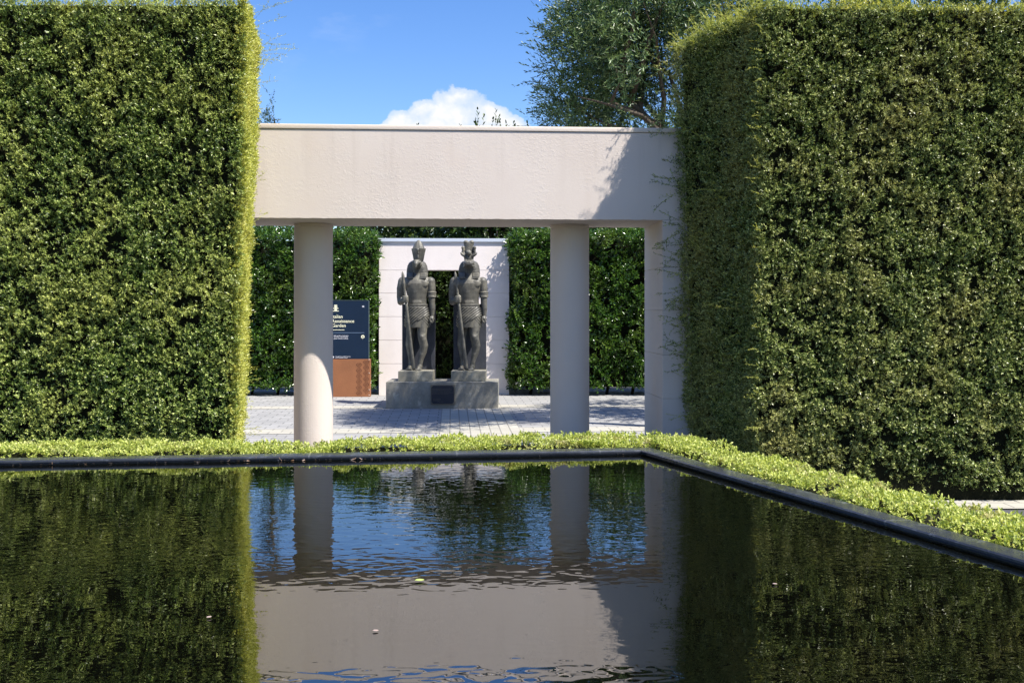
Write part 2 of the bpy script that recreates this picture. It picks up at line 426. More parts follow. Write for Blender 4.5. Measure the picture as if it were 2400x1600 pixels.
gate = t.ramp(t.m('DIVIDE', yb, 8.0), [(0.28, 0.9), (0.34, 0.3), (0.40, 0.22), (0.45, 1.0), (0.56, 0.85), (0.66, 0.40), (0.75, 0.28)])
hgt = t.m('MULTIPLY', t.m('ADD', t.m('ADD', t.m('MULTIPLY', a1, 0.55), a2), t.m('MULTIPLY', a3, 0.22)), gate)
bump(t, p, hgt, 1.0, 0.00115)
M['water'] = m

# ------------------------------------------------------------------ ground, plaza, pool
TH = R(3.5)                                        # the court is turned a little from the camera
U = np.array([math.cos(TH), math.sin(TH), 0]); NV = np.array([-math.sin(TH), math.cos(TH), 0])

def sheet(name, pts, m, z, rz=0.0, loc=(0, 0)):
    bm = bmesh.new(); bm.faces.new([bm.verts.new((x, y, 0)) for x, y in pts])
    o = obj(name, bm, m); o.location = (loc[0], loc[1], z); o.rotation_euler = (0, 0, rz); o['kind'] = 'structure'
    return o
sheet('ground', [(-400, -60), (400, -60), (400, 900), (-400, 900)], M['dark_ground'], -0.008)
PO = (-0.62, 16.45)                                # middle of the plinth front: origin of the court paving
sheet('plaza', [(-12, -4.6), (12, -4.6), (12, 4.2), (-12, 4.2)], M['pave'], 0.0, TH, PO)
sheet('path', [(-.55, -4.6), (.55, -4.6), (.55, -.02), (-.55, -.02)], M['sett'], 0.008, TH, PO)
for k, (a, b) in enumerate(((.15, .62), (-3.2, -2.68))):
    sheet('paving_band', [(-12, a), (12, a), (12, b), (-12, b)], M['band'], 0.004, TH, PO)

sheet('sunlit_strip', [(1.9, 8.16), (12, 8.16), (12, 8.52), (1.9, 8.52)], M['band'], 0.004)  # pale sheet: sunlight on the ground by the hedge, put into colour

WZ = 0.722
C0 = np.array([.83, 6.30])
dfar = np.array([-1, -.116]); dfar /= np.linalg.norm(dfar)
drt = np.array([.362, -1]); drt /= np.linalg.norm(drt)
def along(p, d, s): return p + d * s
inner = [along(C0, dfar, 7.0), C0, along(C0, drt, 5.9)]
inner = [inner[0], inner[1], inner[2], np.array([inner[0][0] + .2, inner[2][1]])]   # four corners, clockwise from far left
def offset_poly(poly, d):
    n = len(poly); outp = []
    cen = sum(poly) / n
    for i in range(n):
        a, b, c = poly[i - 1], poly[i], poly[(i + 1) % n]
        def nrm(p, q):
            e = (q - p) / np.linalg.norm(q - p); nn = np.array([e[1], -e[0]])
            if np.dot(nn, (p + q) / 2 - cen) < 0: nn = -nn
            return nn
        n1, n2 = nrm(a, b), nrm(b, c); bis = n1 + n2
        outp.append(b + bis * d / (1 + np.dot(n1, n2)))
    return outp
bm = bmesh.new(); q = offset_poly(inner, 0.03)
bm.faces.new([bm.verts.new((x, y, WZ)) for x, y in q][::-1])
wo = obj('water', bm, M['water']); wo['kind'] = 'structure'

rim = thing('pool_rim', 'dark slate rim running round the raised black pool', 'pool edge', (float(C0[0]), float(C0[1]), 0))
def ring_prism(prof, name, m, bev=0.0):
    """profile of (offset outwards, z) swept round the pool outline"""
    bm = bmesh.new(); base = np.array([C0[0], C0[1]])
    rings = [[(*(pt - base), z) for pt in offset_poly(inner, d)] for d, z in prof]
    vr = [[bm.verts.new(p_) for p_ in r] for r in rings]
    n = 4
    for a, b in zip(vr, vr[1:] + vr[:1]):
        for i in range(n): bm.faces.new((a[i], a[(i + 1) % n], b[(i + 1) % n], b[i]))
    bmesh.ops.recalc_face_normals(bm, faces=bm.faces)
    return obj(name, bm, m, rim)
ring_prism([(0.0, WZ + .010), (-.004, WZ + .018), (-.004, WZ + .026), (.003, WZ + .032), (.100, WZ + .034), (.106, WZ + .029), (.106, WZ + .010)], 'coping', M['rim'])
ring_prism([(.022, WZ + .010), (.022, 0.05), (.095, 0.0), (.095, WZ + .0095)], 'pool_wall', M['rim_in'])

# ------------------------------------------------------------------ low clipped hedge round the pool
rs = np.random.RandomState(11)
lh = thing('low_hedge', 'low lime green clipped hedge edging the dark pool', 'hedge', (float(C0[0]), float(C0[1]), 0))
o0, o1 = offset_poly(inner, .125), offset_poly(inner, .50)
base = np.array([C0[0], C0[1], 0])
bm = bmesh.new()
i0, i1 = offset_poly(inner, .15), offset_poly(inner, .46)
rings = []
for lst, z in ((i0, 0.0), (i1, 0.0), (i1, .735), (i0, .735)):
    rings.append([(lst[0][0] - base[0], lst[0][1] - base[1], z), (lst[1][0] - base[0], lst[1][1] - base[1], z), (lst[2][0] - base[0], lst[2][1] - base[1], z)])
vr = [[bm.verts.new(p_) for p_ in r] for r in rings]
for k in range(4):
    a, b = vr[k], vr[(k + 1) % 4]
    for i in range(2): bm.faces.new((a[i], a[i + 1], b[i + 1], b[i]))
for i in (0, 2): bm.faces.new([vr[k][i] for k in range(4)])
bmesh.ops.recalc_face_normals(bm, faces=bm.faces)
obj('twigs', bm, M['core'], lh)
parts = []
for (a, b) in ((0, 1), (1, 2)):
    A3 = lambda v, z: (v[0], v[1], z)
    faces = [((A3(o0[a], .775), A3(o0[b], .775), A3(o1[b], .775), A3(o1[a], .775)), 3300),
             ((A3(o1[a], .05), A3(o1[b], .05), A3(o1[b], .77), A3(o1[a], .77)), 700),
             ((A3(o0[a], .72), A3(o0[b], .72), A3(o0[b], .77), A3(o0[a], .77)), 2200)]
    for fi, (fc, dn) in enumerate(faces):
        P, N = face_points(rs, fc, dn)
        if fi == 0 and a == 1:                          # finer where it is near the camera
            pass
        N[:] = (0, 0, 1) if fi == 0 else N
        if fi and np.dot(N[0], np.array([*(o1[a] - o0[a]), 0])) < 0: N = -N
        if fi == 2: N = -np.abs(0) - N
        hgt_ = (vn(P, 3.0) - .5) * .05 + (vn(P, 11, 7.0) - .5) * .05
        if fi == 0: P[:, 2] += hgt_ + .004
        kp = (vn(P, 9.0, 4.0) > .30) | (rs.rand(len(P)) < .25); P, N = P[kp], N[kp]
        D = N * .7 + rs.normal(size=P.shape) * .55 + np.array([0, 0, .35])
        parts.append(sprigs(rs, P - D * .02 - base, D, 6, .032, .0165, .0105, 'broad', 1.0))
obj('foliage', quads_mesh('low_hedge_foliage', parts), M['box'], lh)

# ------------------------------------------------------------------ tall clipped yew hedges
def yew(name, label, top, bot, z0, z1, mt, seed, dens, extra, sunny):
    """top / bot: four footprint corners (front-left, front-right, back-right, back-left) at z1 / z0"""
    rs = np.random.RandomState(seed)
    base = np.array([*((np.array(bot[0]) + np.array(bot[1])) / 2), 0.0])
    th = thing(name, label, 'hedge', tuple(base))
    T = [np.array([*c, z1]) for c in top]; B = [np.array([*c, z0]) for c in bot]
    cen = sum(T + B) / 8
    bm = bmesh.new(); sh = 0.075
    def ins(v):
        d = np.sign(cen - v) * np.array([sh, sh, 0]); r = v + d
        if v[2] > 2: r[2] -= .035
        else: r[2] = 0.0
        return r
    n = 26
    vb = [bm.verts.new(ins(v) - base) for v in B]; vt = [bm.verts.new(ins(v) - base) for v in T]
    bm.faces.new(vb[::-1]); bm.faces.new(vt)
    for i in range(4): bm.faces.new((vb[i], vb[(i + 1) % 4], vt[(i + 1) % 4], vt[i]))
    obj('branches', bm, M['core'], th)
    faces = {'front': (B[0], B[1], T[1], T[0]), 'right': (B[1], B[2], T[2], T[1]), 'left': (B[3], B[0], T[0], T[3]), 'top': (T[0], T[1], T[2], T[3])}
    parts, gold = [], []
    for k, fc in faces.items():
        if k not in dens: continue
        P, N = face_points(rs, fc, dens[k])
        vis = (np.abs(P[:, 0]) < 4.75) | (rs.rand(len(P)) < .25); P, N = P[vis], N[vis]
        side = vn(P, .55, 31.)
        g = vn(P, 11., 3.0); g2 = vn(P, 2.6, 9.0); g3 = vn(P, 24., 5.0)
        off = (g - .5) * .055 + (g2 - .5) * .055 + (g3 - .5) * .045 - .025
        keep = (g * .5 + g3 * .5 > (.415 if k == 'front' else .34)) | (rs.rand(len(P)) < .16)
        deep = rs.rand(len(P)) < .25
        off = np.where(deep, off - .045, off)
        if k != 'top': off -= .13 * np.clip((.75 - P[:, 2]) / .75, 0, 1) * np.clip((g2 - .35) * 3, 0, 1)
        off = off + rs.normal(size=len(P)) * .016
        P = (P + N * off[:, None])[keep]; N = N[keep]
        D = N * .75 + rs.normal(size=P.shape) * .48 + np.array([0, 0, .38])
        ln = .022 + .035 * rs.rand(len(P)) ** 2
        (gold if k in sunny else parts).append(sprigs(rs, P - base, D, 7, ln, .0235, .0082, 'needle', 1.0, up=.9))  # sunny faces take the paler gold, sunlight put into leaf colour
    for (P, D, ln, bd, *dk) in extra(rs):
        (parts if dk else gold).extend(shoots(rs, np.array(P) - base, np.array(D), ln, bd, *((.022, .007, .006, .0055) if dk else ())))
    obj('foliage', quads_mesh(name, parts), mt, th)
    obj('sunlit_and_new_growth', quads_mesh(name, gold), M['gold'], th)
    return th

ZT = 4.31
RT = [(2.17, 8.47), (6.6, 8.62), (6.6, 9.95), (1.64, 9.98)]
RB = [(2.11, 8.45), (6.6, 8.45), (6.6, 9.95), (1.77, 9.98)]
def extra_right(rs):
    res = []
    T0, T3, B0, B3 = (np.array([*RT[0], ZT]), np.array([*RT[3], ZT]), np.array([*RB[0], 0.]), np.array([*RB[3], 0.]))
    n = 95                                          # side face: shoots leaning out over the pergola
    u = rs.rand(n, 1) ** .6; v = rs.rand(n, 1)
    v = .08 + .9 * v
    P = (T0 * (1 - u) + T3 * u) * v + (B0 * (1 - u) + B3 * u) * (1 - v)
    D = np.array([-1, -.15, .15]) + rs.normal(size=(n, 3)) * np.array([.25, .4, .5])
    res.append((P, D, .07 + .22 * rs.rand(n) ** 2, .35))
    n = 60                                          # back corner, against the beam and the pillar
    v = .2 + .8 * rs.rand(n, 1)
    P = T3 * v + B3 * (1 - v) + np.array([0, -.08, 0])
    D = np.array([-1, -.2, .0]) + rs.normal(size=(n, 3)) * np.array([.2, .3, .45])
    res.append((P, D, .12 + .26 * rs.rand(n) ** 1.5, .4, True))
    n = 55                                          # front corner sprigs
    v = .05 + .95 * rs.rand(n, 1)
    P = T0 * v + B0 * (1 - v)
    D = np.array([-1, -.5, .2]) + rs.normal(size=(n, 3)) * np.array([.3, .4, .4])
    res.append((P, D, .05 + .13 * rs.rand(n) ** 1.5, .4))
    n = 210                                         # top edge
    u = rs.rand(n, 1); P = T0 * (1 - u) + T3 * u + np.array([.05, 0, -.02])
    D = np.array([-.55, -.1, .55]) + rs.normal(size=(n, 3)) * .4
    res.append((P, D, .07 + .22 * rs.rand(n) ** 3, .3))
    n = 60
    u = rs.rand(n, 1); P = T0 * (1 - u) + np.array([5.0, 8.55, ZT]) * u
    D = np.array([0, -.1, .8]) + rs.normal(size=(n, 3)) * .35
    res.append((P, D, .05 + .09 * rs.rand(n), .3))
    return res
yew('yew_hedge', 'tall clipped hedge with a shaded end, right of the pergola', RT, RB, .10, ZT, M['yew2'], 21,
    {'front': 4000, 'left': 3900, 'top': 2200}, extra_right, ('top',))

LT = [(-6.3, 8.36), (-2.275, 8.40), (-2.525, 9.74), (-6.3, 9.60)]
LB = [(-6.3, 8.36), (-2.37, 8.40), (-2.69, 9.74), (-6.3, 9.60)]
def extra_left(rs):
    res = []
    T1, T2, B1, B2 = (np.array([*LT[1], ZT]), np.array([*LT[2], ZT]), np.array([*LB[1], 0.]), np.array([*LB[2], 0.]))
    n = 14                                          # long thin shoots over the beam end against the sky
    u = rs.rand(n, 1); P = T1 * (1 - u) + T2 * u; P[:, 2] -= rs.rand(n) * .55
    D = np.array([.8, 0, .45]) + rs.normal(size=(n, 3)) * np.array([.25, .25, .3])
    res.append((P, D, .16 + .30 * rs.rand(n), .35))
    n = 45
    u = rs.rand(n, 1); v = .05 + .95 * rs.rand(n, 1)
    P = (T1 * (1 - u) + T2 * u) * v + (B1 * (1 - u) + B2 * u) * (1 - v)
    D = np.array([1, 0, .15]) + rs.normal(size=(n, 3)) * np.array([.2, .4, .45])
    res.append((P, D, .05 + .16 * rs.rand(n) ** 2, .35))
    n = 60
    u = rs.rand(n, 1); P = np.array([-4.6, 8.38, ZT]) * (1 - u) + T1 * u
    D = np.array([0, -.1, .8]) + rs.normal(size=(n, 3)) * .35
    res.append((P, D, .05 + .09 * rs.rand(n), .3))
    return res
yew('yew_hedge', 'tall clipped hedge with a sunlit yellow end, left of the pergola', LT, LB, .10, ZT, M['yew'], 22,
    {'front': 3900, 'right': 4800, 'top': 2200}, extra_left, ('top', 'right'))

# ------------------------------------------------------------------ pergola
PG = (-.514, 9.93)
pg = thing('pergola', 'pinkish cream rendered pergola with a deep beam on round columns', 'pergola', (*PG, 0), TH)
BZ0, BZ1, BD = 2.574, 3.462, .95
def grid_box(bm, x0, x1, y0, y1, z0, z1, nx, wob, rs):
    """box with a slightly uneven hand-rendered outline"""
    rings = []
    for i in range(nx + 1):
        x = x0 + (x1 - x0) * i / nx
        j = lambda: rs.normal() * wob
        rings.append([(x, y0, z0 + j()), (x, y1, z0 + j()), (x, y1, z1), (x, y0, z1)])
    loft(bm, rings)
    bmesh.ops.recalc_face_normals(bm, faces=bm.faces)
rs = np.random.RandomState(3)
bm = bmesh.new(); grid_box(bm, -3.05, 2.662, 0, BD, BZ0, BZ1, 150, .0012, rs); obj('beam', bm, M['stucco'], pg)
bm = bmesh.new(); box(bm, -3.09, 2.70, -.009, BD + .02, BZ1 + .004, BZ1 + .053, .006); obj('coping', bm, M['cap'], pg)
for tx in (-1.579, 1.19):
    bm = bmesh.new(); r = .206 if tx < 0 else .212
    prof = [(r, 0.0), (r * 1.005, .4), (r, 1.2), (r * .995, 2.44), (r * .995, BZ0 - .045), (r * .985, BZ0 - .040), (r * .985, BZ0 - .034), (r * .995, BZ0 - .030), (r * .995, BZ0 - .001)]
    loft(bm, [ell(tx, .715, z, rr, rr, 64) for rr, z in prof])
    obj('column', bm, M['stucco'], pg, smooth=False)
    o = pg.children[-1]
    o.data.polygons.foreach_set('use_smooth', np.array([len(p_.vertices) == 4 for p_ in o.data.polygons]))
def grooved(bm, x0, x1, y0, y1, z0, z1, joints, g=.004, dpt=.006):
    zs = [(z0, 0)]
    for j in joints: zs += [(j - g, 0), (j - g * .6, dpt), (j + g * .6, dpt), (j + g, 0)]
    zs.append((z1, 0))
    loft(bm, [[(x0 + d, y0 + d, z), (x1 - d, y0 + d, z), (x1 - d, y1 - d, z), (x0 + d, y1 - d, z)] for z, d in zs])
for a in (2.062, -3.05):
    bm = bmesh.new(); grooved(bm, a, a + .6, .002, BD - .002, 0, BZ0 - .001, (.295, .745, 1.195, 1.65, 2.09)); obj('pillar', bm, M['stucco'], pg)

# ------------------------------------------------------------------ wall with an opening behind the statues
WY = 19.2
wl = thing('garden_wall', 'pale rendered wall with a tall doorway behind the two statues', 'wall', (px(1041, WY), WY, 0), R(2.0))
jz = (pz(852, WY), pz(797, WY), pz(742, WY), pz(687, WY))
zl = pz(633, WY)
for a, b in ((-1.27, -.47), (.47, 1.27)):
    bm = bmesh.new(); grooved(bm, a, b, 0, .35, 0, zl - .003, jz, .006, .008); obj('pier', bm, M['stucco_far'], wl)
bm = bmesh.new(); box(bm, -1.27, 1.27, 0, .35, zl, pz(567, WY), .004); obj('lintel', bm, M['stucco_far'], wl)
bm = bmesh.new(); box(bm, -1.29, 1.29, -.03, .38, pz(567, WY), pz(559, WY), .005); obj('coping', bm, M['capmetal'], wl)

# ------------------------------------------------------------------ hedges of the court: broad glossy leaves
def laurel(name, label, x0, x1, y0, y1, h, seed, dens, ends=(True, True), group=None, mt='laurel'):
    rs = np.random.RandomState(seed); base = np.array([(x0 + x1) / 2, y0, 0])
    th = thing(name, label, 'hedge', tuple(base), 0, group)
    bm = bmesh.new(); s = .12; box(bm, x0 + s - base[0], x1 - s - base[0], s, y1 - y0 - s, 0.16, h - s)
    for k in range(int((x1 - x0) / .5)):
        cx = x0 + .3 + k * .5 - base[0]; tube(bm, [(cx, .3, 0), (cx + .05, .32, .3)], .03, 6)
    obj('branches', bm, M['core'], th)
    fs = [((x0, y0, .13), (x1, y0, .13), (x1, y0, h), (x0, y0, h), dens), ((x0, y0, h), (x1, y0, h), (x1, y1, h), (x0, y1, h), dens * .6)]
    if ends[0]: fs.append(((x0, y1, .13), (x0, y0, .13), (x0, y0, h), (x0, y1, h), dens))
    if ends[1]: fs.append(((x1, y0, .13), (x1, y1, .13), (x1, y1, h), (x1, y0, h), dens))
    parts = []
    for *fc, dn in fs:
        P, N = face_points(rs, fc, dn)
        off = (vn(P, 4.5) - .5) * .22 + (vn(P, 1.4, 5) - .5) * .14
        P = P + N * off[:, None]
        keep = vn(P, 6.0, 2.) > .27
        P, N = P[keep], N[keep]
        D = N * .6 + rs.normal(size=P.shape) * .5 + np.array([0, 0, .45])
        parts.append(sprigs(rs, P - base - D * .03, D, 6, .09 + .07 * rs.rand(len(P)), .062, .027, 'broad', .9))
    n = int((x1 - x0) * 9)
    P = np.stack([x0 + (x1 - x0) * rs.rand(n), y0 + .25 * rs.rand(n), np.full(n, h - .03)], 1) - base
    parts.append(sprigs(rs, P, np.array([0, -.1, 1.]) + rs.normal(size=(n, 3)) * .3, 7, .12 + .16 * rs.rand(n), .07, .03, 'broad', .7))
    obj('foliage', quads_mesh(name, parts), M[mt], th)
HB = 3.12
laurel('laurel_hedge', 'glossy broad-leaved hedge behind the garden sign, left of the pale wall', -7.4, -2.76, 18.95, 20.1, HB, 31, 640, (False, True))
laurel('laurel_hedge', 'glossy broad-leaved hedge right of the pale wall, behind the right column', +.06, 6.2, 18.98, 20.1, HB, 32, 620, (True, False))
laurel('laurel_hedge', 'dark shaded hedge seen through the doorway behind the statues', -3.0, 1.0, 20.2, 21.2, 3.0, 33, 300, (False, False), mt='tree')  # darker tree leaf puts the shade behind the wall into the colour

# ------------------------------------------------------------------ trees
def tree(name, label, x, y, trunk_pts, crown, mt, seed, ntw, nleaf, L, W, group=None, tw_len=.45, gap=.42, up=.25, tpl='broad', cat='tree', limbs=10, extra=None):
    """trunk_pts: list of (point, radius) relative to the foot; crown: list of (centre, radii) ellipsoids relative to the foot"""
    rs = np.random.RandomState(seed)
    th = thing(name, label, cat, (x, y, 0), 0, group)
    bm = bmesh.new(); tube(bm, [p for p, r in trunk_pts], [r for p, r in trunk_pts], 10)
    top = np.array(trunk_pts[-1][0]); mid = np.array(trunk_pts[-2][0]); rb = trunk_pts[-2][1] * .7
    P, D = [], []
    tot = sum(np.prod(r) for c, r, *_ in crown)
    for ci, (c, r, *fd) in enumerate(crown):
        c = np.array(c, float); r = np.array(r, float)
        n = int(ntw * np.prod(r) / tot * (fd[0] if fd else 1))
        d = unit(rs.normal(size=(n * 3, 3))); rad = rs.rand(n * 3) ** .45
        q = c + d * rad[:, None] * r * (0.72 + .5 * vn(c + d * r, 1.1, seed))[:, None]
        keep = vn(q, 1.7, seed * 1.3) > gap
        q, d2 = q[keep][:n], d[keep][:n]
        P.append(q); D.append(d2 * .7 + rs.normal(size=q.shape) * .5 + np.array([0, 0, up]))
        for k in range(max(2, int(limbs * np.prod(r) / tot))):
            e = c + unit(rs.normal(size=(1, 3)))[0] * r * .75; s0 = mid + (top - mid) * rs.rand()
            mm = (s0 + e) / 2 + rs.normal(size=3) * .12 * np.linalg.norm(e - s0) + np.array([0, 0, .06])
            pts = [s0, s0 * .45 + mm * .55 + rs.normal(size=3) * .05, mm, mm * .5 + e * .5 + rs.normal(size=3) * .06, e]
            tube(bm, pts, [rb * .8, rb * .62, rb * .45, rb * .3, rb * .1], 6)
    obj('trunk', bm, M['bark'], th, smooth=True)
    P = np.concatenate(P); D = np.concatenate(D)
    parts = [sprigs(rs, P - D * tw_len * .3, D, nleaf, tw_len * (.5 + rs.rand(len(P))), L, W, tpl, .8)]
    if extra: parts += extra(rs)
    obj('crown', quads_mesh(name, parts), mt, th)
    return th

# olive-like tree behind the beam, its foot hidden behind the right hedge
OX, OY = px(1720, 13.4), 13.4
def olive_wisps(rs):
    parts = []
    P, D = [], []
    for (xp, yp) in ((1265, 250), (1262, 130), (1258, 145), (1290, 60), (1300, 30), (1262, 190), (1255, 265), (1270, 215), (1300, 90), (1330, 20), (1345, 12), (1285, 285)):
        for k in range(9):
            P.append((px(xp + 46, OY) - OX + rs.normal() * .09, rs.normal() * .5, pz(yp + 8, OY) + rs.normal() * .09)); D.append((-.8 + rs.normal() * .25, rs.normal() * .2, .35 + rs.normal() * .3))
    return [sprigs(rs, np.array(P), np.array(D), 15, .34, .062, .015, 'broad', .6)]
tree('olive_tree', 'grey-green fine-leaved tree rising behind the right end of the pergola beam', OX, OY,
     [((0, 0, 0), .17), ((-.05, 0, 1.4), .14), ((-.15, 0, 2.6), .11), ((-.5, 0, 3.6), .08), ((-1.5, .1, 4.6), .04)],
     [((px(1442, OY) - OX, 0, pz(150, OY)), (.95, 1.8, .95)), ((px(1545, OY) - OX, .1, pz(40, OY)), (1.25, 1.9, 1.2), .8),
      ((px(1385, OY) - OX, 0, pz(275, OY)), (.72, 1.6, .55)), ((px(1450, OY) - OX, .1, pz(10, OY)), (.80, 1.6, .8)),
      ((px(1500, OY) - OX, 0, pz(-120, OY)), (1.3, 1.9, 1.1), .15), ((px(1700, OY) - OX, 0, pz(90, OY)), (.9, 1.0, 1.3)), ((px(1560, OY) - OX, 0, pz(300, OY)), (.6, .8, .35))],
     M['olive'], 41, 7000, 15, .070, .018, None, .42, .34, .15, 'broad', limbs=9, extra=olive_wisps)
tree('shade_tree', 'dark leafy tree just showing above the right hedge', 5.6, 14.4,
     [((0, 0, 0), .2), ((.1, 0, 1.5), .17), ((0, .1, 3.0), .13), ((.1, 0, 5.0), .07)],
     [((0, 0, 5.6), (2.1, 1.8, 1.7)), ((-1.1, .4, 5.0), (1.3, 1.4, 1.1)), ((1.6, 0, 5.2), (1.5, 1.5, 1.3))],
     M['tree'], 42, 1700, 14, .085, .036, None, .40, .42)
specs = [(-.5, 23.6, 6.0, 2.1, 'bushy dark evergreen tree behind the doorway wall, between statues and beam'), (-3.1, 24.6, 4.9, 1.5, 'rounded dark tree behind the left side of the pale wall'),
         (2.6, 23.8, 5.9, 1.9, 'dark tree behind the right court hedge, beside the right column'), (5.0, 24.8, 5.6, 1.8, 'broad dark tree farthest right beyond the court')]
for i, (tx, ty, hh, rr, lb) in enumerate(specs):
    ex = None
    if i == 0: pass
    tree('evergreen_tree', lb, tx, ty, [((0, 0, 0), .14), ((.05, 0, 1.2), .11), ((0, .05, 2.4), .08), ((.05, 0, hh - 1.2), .04)],
         [((0, 0, hh * .66), (rr, rr * .9, hh * .33)), ((-.5, -.2, hh * .42), (rr * .95, rr * .8, hh * .28)), ((.6, -.1, hh * .40), (rr * .9, rr * .8, hh * .28))],
         M['tree'], 50 + i, 2800, 13, .11, .05, 'evergreens behind the court wall', .42, .24)
# leafy shoots that stand up above the beam, on a slender shrub tree behind the wall
SX, SY = px(1150, 22.6), 22.6
def top_shoots(rs):
    parts = []
    for xp, yp, ln in ((1122, 258, 1.0), (1130, 272, .9), (1156, 262, .95), (1150, 276, .8), (1168, 280, .7), (1183, 266, .95), (1204, 287, .7), (1075, 289, .6), (1241, 282, .8), (972, 290, .5), (1116, 285, .8)):
        z = pz(yp, SY); x = px(xp, SY) - SX
        P = np.array([(x + rs.normal() * .04, rs.normal() * .1, z - ln)]); D = np.array([(rs.normal() * .06, 0, 1.0)])
        parts.append(sprigs(rs, P, D, int(15 * ln) + 3, ln, .085, .045, 'broad', .8))
        parts.append(leaf_arrays(P, D, np.array([(0, -1., 0)]), ln, .012, 'needle'))
        parts.append(leaf_arrays(P, D, np.array([(1., 0, 0)]), ln, .012, 'needle'))
    return parts
tree('tall_shrub', 'slender shrub whose leafy shoots poke above the pergola beam under the cloud', SX, SY,
     [((0, 0, 0), .09), ((.05, 0, 1.6), .08), ((0, .05, 3.2), .06), ((0, 0, 4.6), .03)],
     [((0, 0, 4.3), (1.1, .9, 1.0)), ((.2, 0, 3.3), (1.2, 1.0, .8)), ((-.9, 0, 4.9), (.6, .5, .5))], M['tree'], 61, 500, 12, .085, .04, None, .35, .32, extra=top_shoots)
tree('conifer_tree', 'small blue-green tree peeping over the left end of the beam', px(632, 25), 25.0,
     [((0, 0, 0), .12), ((0, 0, 2), .10), ((.05, 0, 4.5), .06), ((.1, 0, 6.2), .02)],
     [((-.12, 0, 6.1), (.40, .5, .8)), ((.08, 0, 6.45), (.22, .3, .6)), ((-.1, 0, 4.4), (.8, .7, .9))], M['pine'], 62, 330, 14, .075, .024, None, .35, .40, limbs=8)

# ------------------------------------------------------------------ statues on their plinth
PY = 16.48
pl = thing('statue_plinth', 'long low concrete plinth carrying both statues and a dark plaque', 'plinth', (px(1036, PY), PY, 0))
PZ = .447; HW = 263 / 2 / F * PY
bm = bmesh.new(); box(bm, -HW, HW, 0, .85, 0, PZ, .008); obj('block', bm, M['plinth'], pl)
# plaque
qx0, qx1, qz0, qz1 = px(1009.5, PY) - px(1036, PY), px(1066, PY) - px(1036, PY), pz(947.5, PY), pz(901, PY)
bm = bmesh.new(); box(bm, qx0, qx1, -.022, -.001, qz0, qz1, .003); plq = obj('plaque', bm, M['bronze'], pl)
bm = bmesh.new(); c = .03; a0, a1, b0, b1 = qx0 + .014, qx1 - .014, qz0 + .014, qz1 - .014
oc8 = [(a0 + c, b0), (a1 - c, b0), (a1, b0 + c), (a1, b1 - c), (a1 - c, b1), (a0 + c, b1), (a0, b1 - c), (a0, b0 + c)]
loft(bm, [[(x, -.0225, z) for x, z in oc8], [(x, -.026, z) for x, z in oc8]]); bmesh.ops.recalc_face_normals(bm, faces=bm.faces); obj('panel', bm, M['plaque'], plq)
bm = bmesh.new(); rs = np.random.RandomState(77)
for (f0, f1, v) in ((.03, .88, .80), (.03, .91, .73), (.03, .84, .66), (.03, .98, .595), (.03, .76, .53), (.08, .40, .26), (.08, .43, .21), (.08, .36, .16), (.26, .56, .095)):
    x = a0 + (a1 - a0) * f0; xe = a0 + (a1 - a0) * f1; z = b0 + (b1 - b0) * v
    while x < xe:
        wd = .012 + .02 * rs.rand(); box(bm, x, min(x + wd, xe), -.0275, -.0263, z, z + .009); x += wd + .006
obj('lettering', bm, M['plaquetext'], plq)

K = .002073                                         # metres per pixel of the statue drawing
def SP(x, y, z, cx): return ((x - cx) * K, y * K, (1150 - z) * K)

